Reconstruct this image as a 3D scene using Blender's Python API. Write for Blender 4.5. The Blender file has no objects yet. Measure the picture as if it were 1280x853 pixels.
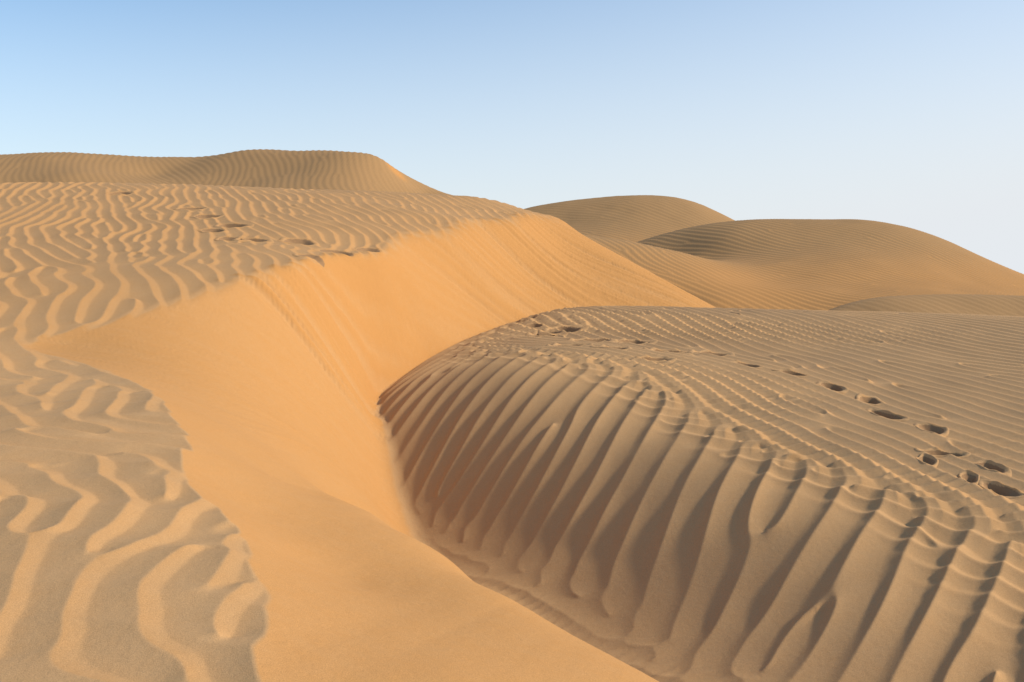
import bpy, math
import numpy as np
from mathutils import Matrix, Vector

# ------------------------------------------------------------------ scene basics
scene = bpy.context.scene
COL = scene.collection
F = 1250.0                       # focal length in photo pixels (1280 wide)
ROW_H = 350.0                    # row of the true horizon
PITCH = math.atan((426.5 - ROW_H) / F)
CP, SP = math.cos(PITCH), math.sin(PITCH)


def at(px, row, y):
    """point seen at a photo position, y metres ahead of the viewpoint"""
    a = (px - 640.0) / F
    b = (row - 426.5) / F
    t = y / (CP - b * SP)
    return (a * t, y, (-SP - b * CP) * t)


# ------------------------------------------------------------------ numeric helpers
class Plate:
    """thin plate spline height surface through scattered survey points"""

    def __init__(self, pts, smooth=0.0):
        p = np.array(pts, float)
        self.p = p[:, :2]
        n = len(p)
        K = self._k(p[:, 0], p[:, 1])
        K += np.eye(n) * smooth
        A = np.zeros((n + 3, n + 3))
        A[:n, :n] = K
        A[:n, n] = 1
        A[:n, n + 1:] = p[:, :2]
        A[n, :n] = 1
        A[n + 1:, :n] = p[:, :2].T
        b = np.zeros(n + 3)
        b[:n] = p[:, 2]
        self.w = np.linalg.solve(A, b)

    def _k(self, x, y):
        d2 = (x[:, None] - self.p[None, :, 0]) ** 2 + (y[:, None] - self.p[None, :, 1]) ** 2
        return 0.5 * d2 * np.log(d2 + 1e-12)

    def __call__(self, x, y):
        sh = np.shape(x)
        x = np.ravel(x).astype(float)
        y = np.ravel(y).astype(float)
        out = np.empty(len(x))
        n = len(self.p)
        for i in range(0, len(x), 40000):
            s = slice(i, i + 40000)
            out[s] = self._k(x[s], y[s]) @ self.w[:n] + self.w[n] + self.w[n + 1] * x[s] + self.w[n + 2] * y[s]
        return out.reshape(sh)


class Raster:
    """regular raster sampled with Catmull-Rom interpolation"""

    def __init__(self, x0, y0, h, g):
        self.x0, self.y0, self.h, self.g = x0, y0, h, g

    def __call__(self, x, y):
        sh = np.shape(x)
        fx = np.clip((np.ravel(x) - self.x0) / self.h, 1, self.g.shape[1] - 3.001)
        fy = np.clip((np.ravel(y) - self.y0) / self.h, 1, self.g.shape[0] - 3.001)
        ix = fx.astype(np.int64)
        iy = fy.astype(np.int64)
        tx = fx - ix
        ty = fy - iy

        def w(t):
            t2, t3 = t * t, t * t * t
            return (-.5 * t + t2 - .5 * t3, 1 - 2.5 * t2 + 1.5 * t3, .5 * t + 2 * t2 - 1.5 * t3, -.5 * t2 + .5 * t3)
        wx, wy = w(tx), w(ty)
        nx = self.g.shape[1]
        gf = self.g.ravel()
        out = 0
        for j in range(4):
            base = (iy + j - 1) * nx + ix
            rowv = 0
            for i in range(4):
                rowv = rowv + wx[i] * gf[base + i - 1]
            out = out + wy[j] * rowv
        return out.reshape(sh)


def vnoise(x, y, seed=0):
    """value noise in -1..1"""
    ix = np.floor(x).astype(np.int64)
    iy = np.floor(y).astype(np.int64)
    tx, ty = x - ix, y - iy
    tx = tx * tx * tx * (tx * (tx * 6 - 15) + 10)
    ty = ty * ty * ty * (ty * (ty * 6 - 15) + 10)

    def hsh(a, b):
        n = (a * 374761393 + b * 668265263 + seed * 1274126177) & 0xffffffff
        n = ((n ^ (n >> 13)) * 1274126177) & 0xffffffff
        n = n ^ (n >> 16)
        return (n & 0xffff) / 32767.5 - 1
    a = hsh(ix, iy) * (1 - tx) + hsh(ix + 1, iy) * tx
    b = hsh(ix, iy + 1) * (1 - tx) + hsh(ix + 1, iy + 1) * tx
    return a * (1 - ty) + b * ty


def fbm(x, y, seed=0, octv=3):
    s, amp = 0, 1.0
    for o in range(octv):
        s = s + amp * vnoise(x * 2 ** o + o * 17.3, y * 2 ** o - o * 9.1, seed + o)
        amp *= .5
    return s


def sstep(a, b, x):
    t = np.clip((x - a) / (b - a), 0, 1)
    return t * t * (3 - 2 * t)


def smin(a, b, k):
    h = np.clip(.5 + .5 * (b - a) / k, 0, 1)
    return b * (1 - h) + a * h - k * h * (1 - h)


def smax(a, b, k):
    return -smin(-a, -b, k)


def ripple_field(x0, x1, y0, y1, h, wave, width=1.3, density=1.1, seed=1, sweeps=3):
    """sum of oriented wave packets (phasor noise): arg() is the ripple phase.
    wave(x, y) -> (angle of the wave vector, wavelength)"""
    rng = np.random.default_rng(seed)
    nx, ny = int((x1 - x0) / h) + 1, int((y1 - y0) / h) + 1
    lam0 = float(np.mean(wave(np.array([(x0 + x1) / 2]), np.array([(y0 + y1) / 2]))[1]))
    step = lam0 / math.sqrt(density)
    gx, gy = np.meshgrid(np.arange(x0, x1, step), np.arange(y0, y1, step))
    kx = (gx + rng.uniform(-.5, .5, gx.shape) * step).ravel()
    ky = (gy + rng.uniform(-.5, .5, gy.shape) * step).ravel()
    ang, lam = wave(kx, ky)
    wx, wy = 2 * np.pi / lam * np.cos(ang), 2 * np.pi / lam * np.sin(ang)
    sig = width * lam
    ph = rng.uniform(0, 2 * np.pi, len(kx))
    # bring neighbouring packets into step with one another
    cell = {}
    cs = lam0 * width * 2.2
    for i in range(len(kx)):
        cell.setdefault((int(kx[i] // cs), int(ky[i] // cs)), []).append(i)
    nb = []
    for i in range(len(kx)):
        cx, cy = int(kx[i] // cs), int(ky[i] // cs)
        c = []
        for a in (-1, 0, 1):
            for b in (-1, 0, 1):
                c += cell.get((cx + a, cy + b), [])
        c = np.array([j for j in c if j != i])
        d2 = (kx[c] - kx[i]) ** 2 + (ky[c] - ky[i]) ** 2
        m = d2 < (2.2 * sig[i]) ** 2
        c, d2 = c[m], d2[m]
        # mean wave vector of the two, so that the alignment is symmetrical
        dph = .5 * ((wx[c] + wx[i]) * (kx[i] - kx[c]) + (wy[c] + wy[i]) * (ky[i] - ky[c]))
        nb.append((c, np.exp(-d2 / (2 * sig[i] ** 2)), dph))
    for s in range(sweeps):
        for i in rng.permutation(len(kx)):
            c, w, dph = nb[i]
            if len(c):
                ph[i] = np.angle(np.sum(w * np.exp(1j * (ph[c] + dph))))
    g = np.zeros((ny, nx), np.complex64)
    X = x0 + np.arange(nx) * h
    Y = y0 + np.arange(ny) * h
    for i in range(len(kx)):
        r = 2.6 * sig[i]
        a0, a1 = max(0, int((kx[i] - r - x0) / h)), min(nx, int((kx[i] + r - x0) / h) + 1)
        b0, b1 = max(0, int((ky[i] - r - y0) / h)), min(ny, int((ky[i] + r - y0) / h) + 1)
        if a1 <= a0 or b1 <= b0:
            continue
        dx, dy = X[a0:a1] - kx[i], Y[b0:b1] - ky[i]
        ex = np.exp(-dx * dx / (2 * sig[i] ** 2) + 1j * wx[i] * dx)
        ey = np.exp(-dy * dy / (2 * sig[i] ** 2) + 1j * (wy[i] * dy + ph[i]))
        g[b0:b1, a0:a1] += np.outer(ey, ex)
    return Raster(x0, y0, h, g)


def profile(crest, sharp, up_pow=1.5, dn_pow=1.15):
    """ripple cross-section as a table over the phase: a long rise to the crest, a short fall"""
    t = np.linspace(0, 1, 1024, endpoint=False)
    up = (t / crest)
    dn = (1 - t) / (1 - crest)
    v = np.where(t < crest, up ** up_pow, dn ** dn_pow)
    k = np.exp(-.5 * (np.arange(-512, 512) / (1024 * sharp)) ** 2)
    k /= k.sum()
    v = np.real(np.fft.ifft(np.fft.fft(v) * np.fft.fft(np.fft.ifftshift(k))))
    v = (v - v.min()) / (v.max() - v.min())
    return v - v.mean()


def shape_of(z, table):
    t = (np.angle(z) / (2 * np.pi)) % 1.0 * len(table)
    i = t.astype(np.int64) % len(table)
    f = t - np.floor(t)
    j = (i + 1) % len(table)
    v = table[i] * (1 - f) + table[j] * f
    m = np.abs(z)
    return v * np.clip(m / .9, 0, 1) ** .8


LEE = profile(.68, .018)


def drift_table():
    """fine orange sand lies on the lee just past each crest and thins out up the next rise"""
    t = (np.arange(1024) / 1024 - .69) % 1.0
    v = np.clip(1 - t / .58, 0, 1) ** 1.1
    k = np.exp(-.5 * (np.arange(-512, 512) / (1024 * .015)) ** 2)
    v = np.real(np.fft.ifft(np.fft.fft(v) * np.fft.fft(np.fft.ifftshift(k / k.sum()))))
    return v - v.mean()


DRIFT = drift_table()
SOFT = profile(.68, .024)
ROUND = profile(.36, .024, 1.7, 2.1).copy()

# ------------------------------------------------------------------ near terrain: three sand surfaces
S_pts = [at(*p) for p in [
    (-200, 222, 26), (0, 225, 25), (200, 231, 25), (400, 238, 25), (540, 243, 25), (620, 252, 25), (690, 272, 25),
    (0, 250, 21.5), (200, 252, 21.5), (400, 258, 21), (540, 268, 20.8),
    (0, 270, 19), (150, 270, 19), (300, 275, 18.5), (450, 285, 18),
    (560, 290, 19), (640, 275, 22), (470, 318, 16),
    (0, 300, 16), (150, 300, 16), (300, 305, 15.5), (400, 312, 15.5),
    (0, 330, 13.5), (150, 330, 13.5), (250, 337, 13), (300, 350, 12.5),
    (0, 360, 12), (120, 364, 11.8), (0, 400, 10.5), (40, 427, 9.7), (-150, 400, 10.5), (-200, 330, 13.5),
    (0, 440, 9.2), (60, 460, 8.8), (0, 480, 8), (120, 492, 7.6), (200, 528, 6.6), (0, 550, 6), (230, 552, 6.1),
    (290, 650, 4.7), (330, 760, 3.65), (320, 853, 3.05), (0, 640, 4.6), (150, 640, 4.6), (0, 740, 3.7),
    (180, 740, 3.7), (0, 853, 3.05), (150, 853, 3.05)]] + [
    (-3, 0, -1.3), (-1, 0, -1.3), (0, 0, -1.28), (-6, 4, -1.2), (-8, 0, -1.3), (-6, -5, -1.4), (0, -6, -1.4), (-10, 10, -.6),
    (-13, 20, 1.3), (2, 3, -1.0), (1, 6, -.8), (.5, 10, -.2), (1.5, 14, .6), (3, 18, 1.4), (4, 23, 1.8),
    (6, 26, 1.8), (-11, 33, 2.0), (-4, 33, 1.5), (3, 33, .8), (-8, 42, -1.5), (3, 42, -2), (10, 33, 0)]
P_pts = [at(*p) for p in [
    (230, 550, 6.1), (290, 650, 4.7), (330, 760, 3.65), (320, 853, 3.05), (560, 853, 3.4), (690, 858, 3.7),
    (480, 652, 7.2), (560, 699, 6.2), (640, 749, 5.3), (720, 798, 4.7), (795, 846, 4.2),
    (330, 640, 5.6), (420, 720, 4.9), (500, 760, 4.4), (450, 800, 3.7),
    (300, 575, 6.5), (380, 615, 6.9), (300, 545, 7.6), (400, 605, 8.7), (470, 640, 9.8), (420, 560, 10.8),
    (350, 480, 11), (250, 450, 10.2), (150, 420, 10.2), (40, 432, 9.6), (100, 400, 10.4), (150, 377, 11),
    (230, 362, 11.7), (300, 350, 12.5), (380, 342, 13.8), (470, 322, 16), (560, 292, 19), (640, 277, 22), (690, 274, 25),
    (470, 490, 14.5), (480, 560, 12.5), (495, 620, 11.7),
    (530, 440, 16), (590, 410, 17.3), (650, 393, 18.6), (750, 388, 20), (860, 388, 21),
    (400, 400, 13.5), (450, 430, 14.5), (520, 370, 16.5), (580, 350, 18.3), (650, 335, 20.3), (700, 310, 22.8),
    (722, 292, 24.5), (785, 335, 23), (825, 362, 22)]] + [
    (-.40, 7.5, -2.52), (.07, 6.5, -2.44), (.46, 5.75, -2.38), (-1.0, 8.7, -2.55), (-.2, 9, -3.3), (.5, 7.9, -3.3), (.9, 7.1, -3.3), (-1.0, 10.6, -2.95),
    (2, 12, -4), (3, 16, -3), (5.5, 20, -2), (2.5, 8, -4), (3, 4, -3), (2, 1, -2.2), (6.5, 26, -1.6), (6, 12, -5),
    (3.6, 29, 0), (-3.5, 5, -.1), (-2.4, 3, -.3), (-2.3, 1, -.4), (-6.2, 9.2, .3), (-6, 12, .9), (-4.6, 14, 1.3),
    (-3.7, 17.5, 1.7), (-2.6, 20.8, 2.4), (-1.3, 24, 3.1), (.3, 30, 3), (0, 0, -1.45), (-2, -4, -.5), (1, -4, -1.9), (5, -2, -3)]
R_pts = [at(*p) for p in [
    (1240, 590, 8.3), (1280, 560, 8.9), (1100, 500, 11), (1000, 470, 12.3), (900, 445, 14), (1280, 480, 11.8),
    (1280, 430, 15.2), (1000, 430, 15.2), (800, 430, 15.2), (700, 425, 15.6), (650, 410, 17), (600, 425, 16),
    (560, 450, 14.8), (590, 410, 17.3), (530, 440, 16),
    (660, 391, 18.6), (750, 388, 20), (860, 388, 20.5), (1000, 389, 20.5), (1150, 392, 20), (1280, 397, 19.5), (1400, 400, 19.5),
    (1280, 655, 7.0), (1180, 606, 7.8), (1100, 575, 8.5), (1000, 540, 9.5), (900, 520, 10.3),  (800, 508, 10.8),
    (700, 495, 11.6), (600, 480, 12.5), (540, 478, 13.2), (500, 485, 13.8), (475, 490, 14.4),
    (1280, 750, 6.15), (1280, 853, 5.5), (1200, 680, 6.85), (1200, 750, 6.25), (1200, 853, 5.6), (1100, 700, 6.95), (1000, 650, 7.6), (1000, 750, 6.75), (1000, 853, 6.05),
    (850, 600, 8.85), (850, 700, 7.85), (850, 770, 7.35), (850, 810, 7.1), (850, 845, 6.7), (700, 560, 10.55), (700, 640, 9.6), (700, 700, 9.0), (700, 740, 8.6), (700, 775, 8.05),
    (600, 540, 11.6), (600, 600, 11.0), (600, 660, 10.3), (600, 697, 9.95), (530, 540, 12.5), (530, 600, 11.7), (530, 650, 11.2),
    (900, 845, 6.9), (480, 560, 12.5), (495, 620, 11.7), (510, 670, 11.0), (620, 740, 9.0), (720, 795, 7.9), (800, 845, 7.1)]] + [
    (2, 5, -2.7), (3.5, 3.5, -2.7), (5, 1, -2.7), (3, 0, -2.8), (-3, 14, -2.6), (-2.8, 12, -2.9), (-2.6, 10.5, -3.1),
    (-1.25, 8.8, -2.78), (-.5, 7.1, -2.76), (.0, 5.9, -2.76), (.5, 5, -2.76), (-2.6, 7.5, -3.2), (-1.5, 5.5, -3.2), (-2.2, 16.5, -2.0), (-1.2, 18.5, -1.6), (.2, 21, -1.2),
    (2, 24, -1.4), (7, 24, -1.3), (13, 24, -1.4), (2, 28, -2.6), (8, 28, -2.6), (14, 28, -2.6), (5, 36, -3.4), (14, 36, -3.4),
    (12, 8, -1.0), (13, 15, -.7), (8, 2, -2.2), (10, -4, -2.5), (16, 5, -1.8)]
S0, P0, R0 = Plate(S_pts, 1e-4), Plate(P_pts, 2e-3), Plate(R_pts, 2e-3)


def to_raster(fn, x0, x1, y0, y1, h):
    X, Y = np.meshgrid(np.arange(x0, x1 + h, h), np.arange(y0, y1 + h, h))
    return Raster(x0, y0, h, fn(X, Y))


BX = (-46, 46, -42, 46)
S1, P1, R1 = (to_raster(f, *BX, .2) for f in (S0, P0, R0))



def blur(r, sigma):
    k = int(3 * sigma / r.h) + 1
    w = np.exp(-.5 * (np.arange(-k, k + 1) * r.h / sigma) ** 2)
    w /= w.sum()
    g = np.pad(r.g, k, mode='edge')
    g = sum(w[i] * g[i:i + r.g.shape[0], :] for i in range(2 * k + 1))
    g = sum(w[i] * g[:, i:i + r.g.shape[1]] for i in range(2 * k + 1))
    return Raster(r.x0, r.y0, r.h, g)


R1 = blur(R1, .52)                # wind has rounded the shoulder and the hollow


def fall_angle(x, y):
    """direction in which sand slid down the big face"""
    q = ((-2.7, 12.55, -5), (-2.1, 14.8, 54), (-.05, 18.65, 0), (-1.2, 17, 43), (-1.8, 9, 84), (-3.4, 9.6, -10), (-2.5, 11.4, 17), (1, 20.9, -32), (0, 5, 75))
    ws, s_ = 0, 0
    for qx, qy, a in q:
        w = 1 / ((x - qx) ** 2 + (y - qy) ** 2 + .15) ** 1.5
        ws, s_ = ws + w, s_ + w * a
    return np.radians(s_ / ws)


def slide_marks():
    """noise smeared down the fall line of the slip face"""
    h = .03
    x, y = np.meshgrid(np.arange(-7, 5, h), np.arange(2, 27, h))
    rng = np.random.default_rng(4)
    nz = rng.standard_normal(x.shape)
    nz2 = blur(Raster(0, 0, h, nz), .05).g
    nz2 /= nz2.std()
    acc = 0
    for sgn in (1, -1):
        px, py = x.copy(), y.copy()
        for i in range(26):
            a = fall_angle(px, py)
            px = px + sgn * np.cos(a) * .06
            py = py + sgn * np.sin(a) * .06
            ix = np.clip(((px + 7) / h).astype(int), 0, x.shape[1] - 1)
            iy = np.clip(((py - 2) / h).astype(int), 0, x.shape[0] - 1)
            acc = acc + (nz2[iy, ix] + .5 * nz[iy, ix]) * (1 - i / 26)
    return Raster(-7, 2, h, acc / acc.std())


SLIDE = slide_marks()
WIND = math.radians(20)          # the wind blows to the right and away


def wave_left(x, y):
    turn = (27 + 24 * sstep(11, 7, y)) * fbm(x / .7, y / .9, 5, 2) + 24 * sstep(12.5, 8, y) + 5 * fbm(x / 4, y / 4, 15, 1)
    turn = turn * (.40 + .60 * sstep(20, 11, y))
    lam = .30 - .05 * sstep(11, 16, y) - .05 * sstep(10, 7, y)
    return WIND + np.radians(turn), lam


def slope_R(x, y, e=.15):
    return (R1(x + e, y) - R1(x - e, y)) / (2 * e), (R1(x, y + e) - R1(x, y - e)) / (2 * e)


def flank_mask(x, y):
    gx, gy = slope_R(x, y)
    return sstep(.13, .32, np.hypot(gx, gy)) * (y > 0) * (x < 9)


def trough_mask(x, y):
    return sstep(-2.45, -2.75, R1(x, y)) * (y > 2) * (y < 16)


def wave_right(x, y):
    m = flank_mask(x, y)
    flute = np.radians(-36 + 9 * fbm(x / 1.6, y / 1.6, 37, 2))        # flutes run down towards the hollow
    flat = WIND + np.radians(17 * sstep(3, 0, x) + 9 * fbm(x / 2.2, y / 2.2, 31, 2))
    t = trough_mask(x, y)
    ang = flat * (1 - m) + flute * m
    ang = ang * (1 - t) + math.radians(35) * t
    lam = (.225 + .03 * sstep(11, 15, y)) * (1 - m) + .34 * m * (1 + .18 * fbm(x / .9, y / .9, 35, 1))
    return ang, lam * (1 - .35 * t)


def wave_cross(x, y):
    return WIND + math.radians(68) + np.radians(25 * fbm(x / 1.3, y / 1.3, 25, 2)), .42 + 0 * x


def wave_brink(x, y):
    a, lam = wave_right(x, y)
    return a + math.radians(75), lam * .65


RIP_L = ripple_field(-14, 4, 1, 27, .025, wave_left, .75, 1.6, 3, 2)
RIP_C = ripple_field(-9, 4, 1, 14, .03, wave_cross, .7, 1.6, 13, 1)
RIP_B = ripple_field(-3.5, 13, 3, 24, .03, wave_brink, .7, 1.6, 18, 1)
RIP_R = ripple_field(-3.5, 13, 3, 24, .025, wave_right, .95, 1.5, 8, 3)


def near_height(x, y, want_tone=False, ripple=1.0):
    x = np.asarray(x, float)
    y = np.asarray(y, float)
    S, P, R = S1(x, y), P1(x, y), R1(x, y)
    # --- left dune: rippled back
    zl = RIP_L(x, y)
    inl = sstep(-14, -12.5, x) * sstep(1.2, 2.2, y) * sstep(27, 26, y)
    hl = shape_of(zl, LEE)
    fore = sstep(10.5, 7.5, y)
    hl = hl * (1 - fore) + fore * shape_of(zl, SOFT)
    hl = hl + fore * .6 * shape_of(RIP_C(x, y), LEE) * sstep(-9, -8, x)
    ampl = (.026 - .003 * fore + .007 * fbm(x / 1.7, y / 1.7, 41, 2)) * inl * ripple
    # ripples die out over the soft upper brink
    soft = sstep(10.5, 13.5, y)
    d = P - S
    fade = 1 - soft * (1 - sstep(-.28, .10, d))
    und = .012 * fbm(x / .9, y / .9, 77, 2)
    Sz = S + und + ampl * fade * hl
    # --- slip face: avalanche streaks down the fall line
    cross = (y - 12.55) + (x + 2.7) * .08 + .05 * fbm(x / .7, y / .7, 93, 3)     # distance from the slide's edge
    lobe = sstep(-.05, .12, cross) * sstep(19, 16, y)
    band = lobe * np.exp(-(np.maximum(cross - 1.2, 0) / 1.6) ** 2)
    mark = SLIDE(x, y)
    fine = (.14 + .86 * band) * (.2 + .8 * sstep(6.5, 9.5, y)) + .35 * sstep(16, 19, y)
    Pz = P + .026 * (mark - .9 * np.maximum(-mark - .9, 0)) * fine + .035 * lobe * (1 - sstep(.3, 1.6, cross))
    Pz = Pz - .018 * np.exp(-((cross + .03) / .07) ** 2) * sstep(19, 16, y)
    k = .008 + .16 * sstep(10, 14, y)
    L = smin(Sz, Pz, k)
    slip = sstep(-.004, .010, Sz - Pz) * (1 - soft) + sstep(-.22, .13, S - P + (.16 * hl + .06 * mark) * sstep(.5, .1, S - P)) * soft
    # --- right dune
    zr = RIP_R(x, y)
    m, t = flank_mask(x, y), trough_mask(x, y)
    inr = sstep(13, 12, x) * sstep(3, 4, y) * sstep(24, 22.5, y)
    hr = shape_of(zr, LEE) * (1 - m) + shape_of(zr, ROUND) * m
    gx, gy = slope_R(x, y)
    g = np.hypot(gx, gy)
    edge = sstep(.085, .15, g) * sstep(.40, .27, g)
    hr = hr + edge * .75 * shape_of(RIP_B(x, y), LEE)
    ampr = ((.036 + .012 * sstep(11, 15, y)) * (1 - m) + (.031 + .008 * sstep(.8, 2.5, x) + .012 * fbm(x / .7, y / .7, 39, 2)) * m) * (1 - .45 * t) * (1 - .6 * m * sstep(-2.1, -2.6, R)) * inr * ripple * (.25 + .75 * sstep(0, .45 + .1 * sstep(13, 11, y), R - np.minimum(S, P)))
    Rz = R + ampr * hr + .010 * fbm(x / .8, y / .8, 87, 2)
    k2 = .03 + .3 * sstep(16, 13, y)
    z = smax(L, Rz, k2)
    if not want_tone:
        return z
    left = L > Rz
    w = sstep(-.14, .01, L - Rz)
    # crests carry coarse grey-brown grains, hollows finer orange sand
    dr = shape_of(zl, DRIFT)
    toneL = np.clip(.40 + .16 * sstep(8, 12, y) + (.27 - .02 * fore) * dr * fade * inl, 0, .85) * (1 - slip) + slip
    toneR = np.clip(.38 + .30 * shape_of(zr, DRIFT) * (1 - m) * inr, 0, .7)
    toneL = toneL + slip * (-.16 + .13 * np.maximum(lobe, sstep(14, 18, y)) + .17 * np.clip(mark, -1.6, 1.6) * fine)
    tone = toneL * w + toneR * (1 - w)
    return z, tone, left


# ------------------------------------------------------------------ materials
def sand_material(name, orange, brown, grain=1.0):
    m = bpy.data.materials.new(name)
    m.use_nodes = True
    nt = m.node_tree
    N, Lk = nt.nodes, nt.links
    bs = N['Principled BSDF']
    bs.inputs['Roughness'].default_value = .95
    bs.inputs['Specular IOR Level'].default_value = .12
    tc = N.new('ShaderNodeTexCoord')
    at_ = N.new('ShaderNodeAttribute')
    at_.attribute_name = 'tone'

    def noise(scale, detail=3, rough=.6):
        n = N.new('ShaderNodeTexNoise')
        n.inputs['Scale'].default_value = scale
        n.inputs['Detail'].default_value = detail
        n.inputs['Roughness'].default_value = rough
        Lk.new(tc.outputs['Object'], n.inputs['Vector'])
        return n

    def math_(op, a, b):
        n = N.new('ShaderNodeMath')
        n.operation = op
        for i, v in enumerate((a, b)):
            if isinstance(v, (int, float)):
                n.inputs[i].default_value = v
            else:
                Lk.new(v, n.inputs[i])
        return n.outputs[0]
    big, mid, fine = noise(.35, 3), noise(9, 6, .7), noise(240, 2, .7)
    # mottling of the tone
    t = math_('ADD', at_.outputs['Fac'], math_('MULTIPLY', math_('SUBTRACT', mid.outputs['Fac'], .5), .34))
    t = math_('ADD', t, math_('MULTIPLY', math_('SUBTRACT', big.outputs['Fac'], .5), .18))
    mix = N.new('ShaderNodeMix')
    mix.data_type = 'RGBA'
    mix.clamp_factor = True
    mix.inputs['A'].default_value = (*brown, 1)
    mix.inputs['B'].default_value = (*orange, 1)
    Lk.new(t, mix.inputs['Factor'])
    # single grains lighter and darker
    hsv = N.new('ShaderNodeHueSaturation')
    v = math_('ADD', 1.0, math_('MULTIPLY', math_('SUBTRACT', fine.outputs['Fac'], .5), .95 * grain))
    Lk.new(v, hsv.inputs['Value'])
    Lk.new(mix.outputs['Result'], hsv.inputs['Color'])
    Lk.new(hsv.outputs['Color'], bs.inputs['Base Color'])
    b1 = N.new('ShaderNodeBump')
    b1.inputs['Strength'].default_value = .35 * grain
    b1.inputs['Distance'].default_value = .004
    Lk.new(fine.outputs['Fac'], b1.inputs['Height'])
    b2 = N.new('ShaderNodeBump')
    b2.inputs['Strength'].default_value = .5
    b2.inputs['Distance'].default_value = .006
    Lk.new(noise(22, 4, .65).outputs['Fac'], b2.inputs['Height'])
    Lk.new(b1.outputs['Normal'], b2.inputs['Normal'])
    Lk.new(b2.outputs['Normal'], bs.inputs['Normal'])
    return m


ORANGE = (.485, .240, .077)
BROWN = (.50, .320, .162)
M_SAND = sand_material('rippled desert sand', ORANGE, BROWN)
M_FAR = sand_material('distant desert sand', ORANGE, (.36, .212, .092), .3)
M_PRINT = sand_material('trodden reddish sand with painted shade', (.38, .215, .095), (.25, .15, .078))  # reddish trodden sand, darkened further to paint shade into the hollows


# ------------------------------------------------------------------ mesh helpers
def sheet_object(name, V, quads, material, tone=None, parent=None, smooth=True):
    """V (n,3), quads (m,4): keeps only the vertices in use"""
    used = np.unique(quads)
    remap = np.full(len(V), -1, np.int64)
    remap[used] = np.arange(len(used))
    q = remap[quads].astype(np.int32)
    v = V[used].astype(np.float32)
    me = bpy.data.meshes.new(name)
    me.vertices.add(len(v))
    me.vertices.foreach_set('co', v.ravel())
    me.loops.add(q.size)
    me.loops.foreach_set('vertex_index', q.ravel())
    me.polygons.add(len(q))
    me.polygons.foreach_set('loop_start', np.arange(0, q.size, 4, dtype=np.int32))
    me.polygons.foreach_set('loop_total', np.full(len(q), 4, np.int32))
    me.polygons.foreach_set('use_smooth', np.full(len(q), smooth))
    if tone is not None:
        a = me.attributes.new('tone', 'FLOAT', 'POINT')
        a.data.foreach_set('value', tone.ravel()[used].astype(np.float32))
    me.update(calc_edges=True)
    me.materials.append(material)
    ob = bpy.data.objects.new(name, me)
    COL.objects.link(ob)
    if parent:
        ob.parent = parent
    return ob


def grid_quads(ny, nx, wrap=False):
    i = np.arange(ny - 1)[:, None]
    j = np.arange(nx if wrap else nx - 1)[None, :]
    j2 = (j + 1) % nx
    return np.stack([i * nx + j, i * nx + j2, (i + 1) * nx + j2, (i + 1) * nx + j], -1).reshape(-1, 4)


def structure(o, label=None):
    o['kind'] = 'structure'
    if label:
        o['label'] = label
    return o


# ------------------------------------------------------------------ footprints: where the feet went
def hit(px, row):
    ys = np.arange(3, 40, .01)
    a = (px - 640.0) / F
    b = (row - 426.5) / F
    t = ys / (CP - b * SP)
    g = near_height(a * t, ys)
    below = np.nonzero((-SP - b * CP) * t < g)[0]
    i = below[0] if len(below) else len(ys) - 1
    return float(a * t[i]), float(ys[i])


# (photo column, row, length m, width m, depth m)
TRAIL_R = [
    (1250, 614, .40, .20, .048), (1238, 586, .38, .20, .045), (1212, 600, .28, .14, .035), (1178, 565, .40, .19, .06),
    (1164, 538, .38, .20, .06), (1158, 578, .32, .14, .04), (1106, 520, .44, .19, .065), (1087, 499, .40, .23, .07),
    (1040, 484, .42, .20, .06), (990, 467, .42, .25, .08), (934, 455, .46, .27, .085), (891, 442, .48, .34, .11),
    (834, 437, .52, .38, .13), (818, 447, .40, .28, .08), (790, 427, .50, .42, .14), (768, 434, .42, .32, .09),
    (742, 424, .54, .44, .15), (712, 430, .46, .34, .11), (704, 412, .52, .42, .15), (684, 417, .44, .36, .12),
    (668, 406, .34, .20, .06), (661, 398, .38, .24, .08), (651, 401, .38, .24, .08)]
TRAIL_L = [
    (151, 241, .46, .28, .08), (240, 261, .46, .28, .08), (259, 271, .50, .28, .09), (290, 282, .50, .28, .09),
    (266, 289, .42, .24, .08), (287, 300, .44, .24, .06), (316, 300, .46, .26, .08), (374, 303, .52, .28, .09),
    (389, 321, .34, .20, .04), (421, 316, .46, .26, .06), (460, 313, .38, .22, .05)]


def trail(marks, size):
    pts = [hit(m[0], m[1]) for m in marks]
    out = []
    for i, m in enumerate(marks):
        a, b = pts[max(0, i - 2)], pts[min(len(pts) - 1, i + 2)]
        rot = math.atan2(b[1] - a[1], b[0] - a[0]) + .22 * math.sin(i * 2.3)
        out.append((pts[i][0], pts[i][1], rot, m[2] / 2 * size * (1 if pts[i][1] > 9.5 else .85), m[3] / 2 * size * (1.35 if pts[i][1] > 13.5 else 1 if pts[i][1] > 9.5 else .85), m[4]))
    return out


PR, PL = trail(sorted(TRAIL_R, reverse=True), .98), trail(sorted(TRAIL_L), 1.15)
PRINTS = PR + PL


def foot_rho(x, y, p, i):
    c, s = math.cos(p[2]), math.sin(p[2])
    u = ((x - p[0]) * c + (y - p[1]) * s) / p[3]
    v = (-(x - p[0]) * s + (y - p[1]) * c) / p[4]
    v = v * (1 + .12 * np.sin(u * 2.1 + i)) + .06 * np.sin(u * 3 + i * 1.7)
    a = np.arctan2(v, u)
    return np.hypot(u, v) * (1 + .05 * np.sin(3 * a + i) + .03 * np.sin(5 * a + 2.1 * i)), u, v


def macro(x, y):
    """ground without ripples under a foot"""
    return near_height(x, y, ripple=0.0)


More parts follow.
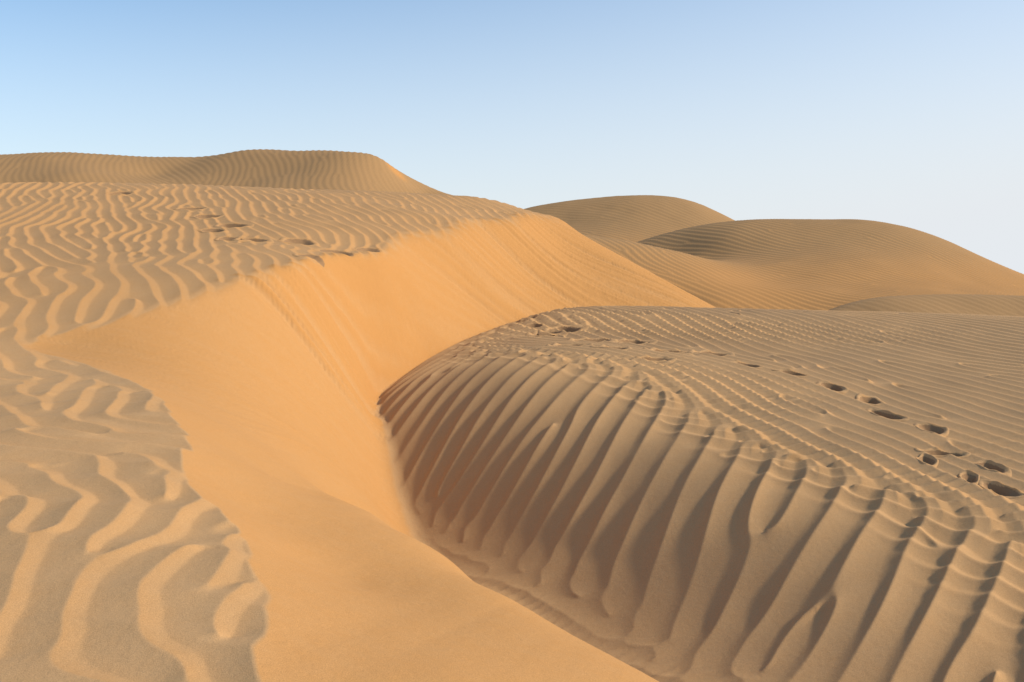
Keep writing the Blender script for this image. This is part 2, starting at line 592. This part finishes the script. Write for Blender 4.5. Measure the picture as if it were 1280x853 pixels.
def press(x, y, p, i):
    """how much lower (-) or higher (+) the print leaves the sand, and rho"""
    rho, u, v = foot_rho(x, y, p, i)
    d = -p[5] * 1.15 * (1 - sstep(.35, 1.08, rho)) * (1 + .25 * np.sin(u * 2.5 + i))
    rim = .008 * np.exp(-((rho - 1.22) / .17) ** 2) * (1 + .5 * fbm(x * 14, y * 14, 7, 2))
    lumps = .003 * fbm(x * 18, y * 18, 11, 2) * sstep(1.5, .9, rho)
    return d + rim + lumps, rho


# ------------------------------------------------------------------ near terrain mesh: a fan around the viewpoint
front = np.radians(np.linspace(-32, 32, 1400))
back = np.radians(np.concatenate([np.linspace(32, 50, 200)[1:], np.linspace(50, 310, 170)[1:-1], np.linspace(310, 328, 200)[:-1]]))
TH = np.concatenate([front, back])
RR = np.concatenate([np.geomspace(.12, 2.4, 40)[:-1], np.geomspace(2.4, 30, 1150), np.geomspace(30, 42, 26)[1:]])
GX = RR[:, None] * np.sin(TH)[None, :]
GY = RR[:, None] * np.cos(TH)[None, :]
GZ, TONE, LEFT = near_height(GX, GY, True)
# outer edge sinks under the desert floor
rr = np.hypot(GX, GY)
out = sstep(27, 40, rr)
GZ = GZ * (1 - out) + (-5.5) * out
for i, p in enumerate(PRINTS):
    near = np.nonzero((np.abs(GX - p[0]) < .8) & (np.abs(GY - p[1]) < .8))
    x, y = GX[near], GY[near]
    rho = foot_rho(x, y, p, i)[0]
    GZ[near] -= (p[5] * 1.5 + .05) * sstep(1.28, 1.0, rho)
V = np.stack([GX, GY, GZ], -1).reshape(-1, 3)
Q = grid_quads(len(RR), len(TH), True)
Q = Q[:, ::-1]
ql = LEFT.ravel()[Q].sum(1) >= 2
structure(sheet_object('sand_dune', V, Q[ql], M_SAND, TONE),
          'large near dune with rippled back and smooth orange slip face')
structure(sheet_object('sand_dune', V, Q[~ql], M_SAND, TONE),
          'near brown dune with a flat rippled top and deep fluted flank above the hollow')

# ------------------------------------------------------------------ footprint objects
ORD = ['first', 'second', 'third', 'fourth', 'fifth', 'sixth', 'seventh', 'eighth', 'ninth', 'tenth', 'eleventh',
       'twelfth', 'thirteenth', 'fourteenth', 'fifteenth', 'sixteenth', 'seventeenth', 'eighteenth', 'nineteenth',
       'twentieth', 'twenty-first', 'twenty-second', 'twenty-third']


def footprint(p, i, label, group):
    n = 46
    k = 1.75
    lu = np.linspace(-k, k, n)
    U, W = np.meshgrid(lu * p[3], lu * p[4])
    c, s = math.cos(p[2]), math.sin(p[2])
    X, Y = p[0] + U * c - W * s, p[1] + U * s + W * c
    d, rho = press(X, Y, p, i)
    soft = sstep(1.45, .8, rho)
    G = near_height(X, Y)
    Z = G * (1 - soft) + macro(X, Y) * soft + d - .03 * sstep(1.35, 1.7, rho)
    base = np.array([p[0], p[1], float(near_height(np.array([p[0]]), np.array([p[1]]))[0])])
    e = bpy.data.objects.new('footprint', None)
    e.empty_display_size = .2
    COL.objects.link(e)
    e.location = base
    e['label'], e['category'], e['group'] = label, 'footprint', group
    Vv = np.stack([X, Y, Z], -1).reshape(-1, 3) - base
    tone = near_height(X, Y, True)[1]
    q = grid_quads(n, n)
    rq = rho.ravel()[q].mean(1)
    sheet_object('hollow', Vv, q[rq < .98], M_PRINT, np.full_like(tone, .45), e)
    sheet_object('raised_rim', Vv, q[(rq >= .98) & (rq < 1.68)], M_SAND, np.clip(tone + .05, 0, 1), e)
    return e


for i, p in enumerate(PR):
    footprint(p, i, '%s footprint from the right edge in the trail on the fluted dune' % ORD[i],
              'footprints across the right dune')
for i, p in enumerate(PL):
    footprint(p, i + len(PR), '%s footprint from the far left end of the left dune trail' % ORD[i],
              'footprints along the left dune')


# ------------------------------------------------------------------ far dunes
FLOOR_Z = -3.6


def far_dune(name, label, pts, box, h, wave, amp, tonefn, seed, smooth=.01, knee=1.2):
    x0, x1, y0, y1 = box
    pl = Plate(pts, smooth)
    rip = ripple_field(x0, x1, y0, y1, .08, wave, 1.4, 1.2, seed, 3)
    h = h * .8
    X, Y = np.meshgrid(np.arange(x0, x1, h), np.arange(y0, y1, h))
    base = to_raster(pl, x0 - 1, x1 + 1, y0 - 1, y1 + 1, .5)
    Z = base(X, Y)
    e = .4
    gx, gy = (base(X + e, Y) - base(X - e, Y)) / (2 * e), (base(X, Y + e) - base(X, Y - e)) / (2 * e)
    slip, extra = tonefn(X, Y, gx, gy)
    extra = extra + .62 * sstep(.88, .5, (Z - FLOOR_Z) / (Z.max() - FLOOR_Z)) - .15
    hh = shape_of(rip(X, Y), LEE)
    Z = Z + amp * hh * (1 - slip) + .04 * fbm(X / 2.5, Y / 2.5, seed + 3, 2)
    edge = np.minimum.reduce([X - x0, x1 - X, Y - y0, y1 - Y])
    Z = np.where(edge < 2.5, np.minimum(Z, FLOOR_Z - .4 + (Z - FLOOR_Z + .4) * sstep(0, 2.5, edge)), Z)
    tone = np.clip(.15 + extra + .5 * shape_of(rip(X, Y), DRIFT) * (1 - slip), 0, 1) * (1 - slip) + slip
    V = np.stack([X, Y, Z], -1).reshape(-1, 3)
    Q = grid_quads(*X.shape)
    keep = V[:, 2][Q].max(1) > FLOOR_Z - .5
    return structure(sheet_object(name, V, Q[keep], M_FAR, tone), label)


def wind_wave(lam, bend=16, off=0.0, s=4.0):
    def w(x, y):
        return WIND + off + np.radians(bend * fbm(x / s, y / s, 21, 2)), lam + 0 * x
    return w


def slip_right(x, y, gx, gy):
    """slip slopes: steep and falling to the right"""
    return sstep(.58, .78, -gx * .95 - gy * .3), 0 * x


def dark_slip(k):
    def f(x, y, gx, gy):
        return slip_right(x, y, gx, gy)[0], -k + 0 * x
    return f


base = FLOOR_Z - .6
d1 = [at(*p) for p in [
    (-200, 200, 50), (-60, 197, 49), (0, 195, 48), (100, 193, 48), (200, 197, 50), (300, 190, 49), (400, 189, 48), (455, 192, 47.5),
    (475, 198, 47), (505, 224, 47), (535, 241, 47), (580, 250, 47), (100, 215, 43.5), (0, 215, 44), (200, 218, 47), (350, 215, 45), (450, 215, 44.5),
    (0, 242, 41), (100, 242, 40), (200, 242, 42), (350, 243, 41), (450, 245, 41), (510, 247, 44), (-200, 242, 41)]] + [
    (-20, 28, 1), (-10, 28, 1), (-4, 32, .5), (0, 40, 1.0), (2, 47, 1.0), (3, 55, 0), (-10, 58, 3), (-22, 58, 3), (-34, 48, 2), (-34, 58, 0),
    (-10, 68, base), (-25, 68, base), (5, 66, base), (6, 36, -2), (8, 46, -2.5)]
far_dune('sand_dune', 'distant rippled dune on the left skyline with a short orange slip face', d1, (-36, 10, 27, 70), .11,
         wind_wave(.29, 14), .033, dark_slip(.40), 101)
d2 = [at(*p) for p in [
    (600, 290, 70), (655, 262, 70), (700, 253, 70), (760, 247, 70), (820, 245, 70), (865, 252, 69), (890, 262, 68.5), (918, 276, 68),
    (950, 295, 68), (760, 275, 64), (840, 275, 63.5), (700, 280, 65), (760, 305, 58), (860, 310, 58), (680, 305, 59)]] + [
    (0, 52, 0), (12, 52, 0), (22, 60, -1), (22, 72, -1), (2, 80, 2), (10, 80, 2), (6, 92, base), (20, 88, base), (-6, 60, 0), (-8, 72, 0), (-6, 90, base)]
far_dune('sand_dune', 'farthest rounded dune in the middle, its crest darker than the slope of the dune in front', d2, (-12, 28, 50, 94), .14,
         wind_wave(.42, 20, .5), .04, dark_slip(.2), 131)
d3 = [at(*p) for p in [
    (800, 303, 53), (850, 287, 52), (900, 279, 51), (950, 276, 50), (1010, 275, 50), (1080, 276, 50), (1130, 284, 49), (1180, 300, 48), (1230, 322, 47),
    (1290, 348, 46), (1350, 365, 46), (900, 300, 47.5), (1000, 300, 46), (1080, 305, 45), (1000, 325, 42), (1100, 330, 41), (1180, 335, 42),
    (1000, 350, 38), (1100, 360, 36), (1200, 362, 37), (1250, 360, 40), (1280, 372, 36),
    (690, 288, 43), (730, 293, 42.5), (790, 302, 42), (850, 315, 42), (905, 327, 42), (960, 345, 39),
    (760, 325, 39), (830, 350, 36.5), (890, 375, 34), (960, 380, 33.5), (930, 350, 37.5), (1000, 384, 33), (1100, 385, 32), (1250, 390, 32)]] + [
    (3, 47.5, .9), (6.5, 47.5, .6), (9, 46, 1.0), (1, 54, -1), (4, 60, base), (15, 60, 0), (22, 60, -1), (15, 72, base), (28, 68, base), (30, 50, -2),
    (-4, 36, -1), (2, 32, -2.5), (8, 28, -3), (15, 27, -3), (24, 30, -3.2), (-3, 46, 0), (32, 38, -3.5), (-6, 42, -1)]


def tone3(x, y, gx, gy):
    a, _ = slip_right(x, y, gx, gy)
    fan = np.exp(-((x - 8.2) / 1.7) ** 2 - ((y - 36.5) / 3.0) ** 2)
    return np.clip(a + .6 * fan, 0, 1), .12 * sstep(48, 36, y)


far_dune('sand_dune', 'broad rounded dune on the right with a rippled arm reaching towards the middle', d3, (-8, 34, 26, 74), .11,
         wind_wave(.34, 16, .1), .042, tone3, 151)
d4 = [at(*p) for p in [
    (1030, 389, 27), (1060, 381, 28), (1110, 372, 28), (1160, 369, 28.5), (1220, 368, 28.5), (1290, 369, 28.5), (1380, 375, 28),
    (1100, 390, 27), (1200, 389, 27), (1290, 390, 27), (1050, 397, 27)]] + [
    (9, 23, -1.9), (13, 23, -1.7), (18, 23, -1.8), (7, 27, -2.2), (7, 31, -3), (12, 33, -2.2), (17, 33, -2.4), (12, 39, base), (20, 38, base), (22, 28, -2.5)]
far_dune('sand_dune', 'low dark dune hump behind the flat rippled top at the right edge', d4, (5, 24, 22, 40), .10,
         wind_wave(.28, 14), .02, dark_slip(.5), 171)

# ------------------------------------------------------------------ desert floor to the horizon
n = 260
rad = np.concatenate([np.geomspace(.5, 60, 60), np.geomspace(60, 9000, 120)[1:]])
th = np.linspace(0, 2 * np.pi, n, endpoint=False)
X, Y = rad[:, None] * np.sin(th), rad[:, None] * np.cos(th)
r2 = np.hypot(X, Y)
Z = FLOOR_Z - .8 + .25 * fbm(X / 11, Y / 11, 9, 2) + sstep(90, 400, r2) * (2.0 * fbm(X / 130, Y / 90, 19, 3) - 5)
structure(sheet_object('desert_floor', np.stack([X, Y, Z], -1).reshape(-1, 3), grid_quads(len(rad), n, True)[:, ::-1], M_FAR,
                       .35 + 0 * X), 'flat sandy desert floor between and beyond the dunes')

# ------------------------------------------------------------------ light, sky, camera
SUN_EL, SUN_AZ = math.radians(33.5), math.radians(95)      # azimuth from straight ahead towards the right
to_sun = Vector((math.cos(SUN_EL) * math.sin(SUN_AZ), math.cos(SUN_EL) * math.cos(SUN_AZ), math.sin(SUN_EL)))
sl = bpy.data.lights.new('sun', 'SUN')
sl.energy = 3.7
sl.angle = math.radians(3)                    # a sun veiled by dust
sl.color = (1.0, .89, .73)
so = bpy.data.objects.new('sun', sl)
so.rotation_euler = to_sun.to_track_quat('Z', 'Y').to_euler()
COL.objects.link(so)

w = bpy.data.worlds.new('World')
scene.world = w
w.use_nodes = True
nt = w.node_tree
sky = nt.nodes.new('ShaderNodeTexSky')
sky.sky_type = 'NISHITA'
sky.sun_disc = False
sky.sun_elevation = SUN_EL
sky.sun_rotation = SUN_AZ
sky.air_density = 1.0
sky.dust_density = .6
sky.ozone_density = 3.0
# dusty air whitens the sky towards the horizon
tcw = nt.nodes.new('ShaderNodeTexCoord')
sep = nt.nodes.new('ShaderNodeSeparateXYZ')
ramp = nt.nodes.new('ShaderNodeMapRange')
ramp.interpolation_type = 'SMOOTHSTEP'
ramp.inputs['From Min'].default_value = -.05
ramp.inputs['From Max'].default_value = .42
ramp.inputs['To Min'].default_value = .95
ramp.inputs['To Max'].default_value = 0
mixw = nt.nodes.new('ShaderNodeMix')
mixw.data_type = 'RGBA'
nt.links.new(tcw.outputs['Generated'], sep.inputs[0])
nt.links.new(sep.outputs['Z'], ramp.inputs['Value'])
side = nt.nodes.new('ShaderNodeMath')            # the haze is thicker towards the sun
side.operation = 'MULTIPLY_ADD'
side.inputs[1].default_value = .45
side.use_clamp = True
nt.links.new(sep.outputs['X'], side.inputs[0])
nt.links.new(ramp.outputs['Result'], side.inputs[2])
nt.links.new(side.outputs[0], mixw.inputs['Factor'])
hs = nt.nodes.new('ShaderNodeHueSaturation')
hs.inputs['Saturation'].default_value = 1.05
hs.inputs['Hue'].default_value = .495
hs.inputs['Value'].default_value = 1.28
nt.links.new(sky.outputs['Color'], hs.inputs['Color'])
nt.links.new(hs.outputs['Color'], mixw.inputs['A'])
mixw.inputs['B'].default_value = (5.5, 5.75, 6.0, 1)
nt.links.new(mixw.outputs['Result'], nt.nodes['Background'].inputs['Color'])
nt.nodes['Background'].inputs['Strength'].default_value = .12

cam = bpy.data.cameras.new('camera')
cam.sensor_width = 36
cam.lens = F / 1280 * 36
cam.clip_start = .05
cam.clip_end = 20000
co = bpy.data.objects.new('camera', cam)
co.location = (0, 0, 0)
co.rotation_euler = (math.pi / 2 - PITCH, 0, 0)
COL.objects.link(co)
scene.camera = co

scene.view_settings.view_transform = 'Standard'
scene.view_settings.look = 'None'
scene.view_settings.exposure = .26
scene.view_settings.gamma = 1
scene.cycles.use_denoising = True
scene.cycles.max_bounces = 6
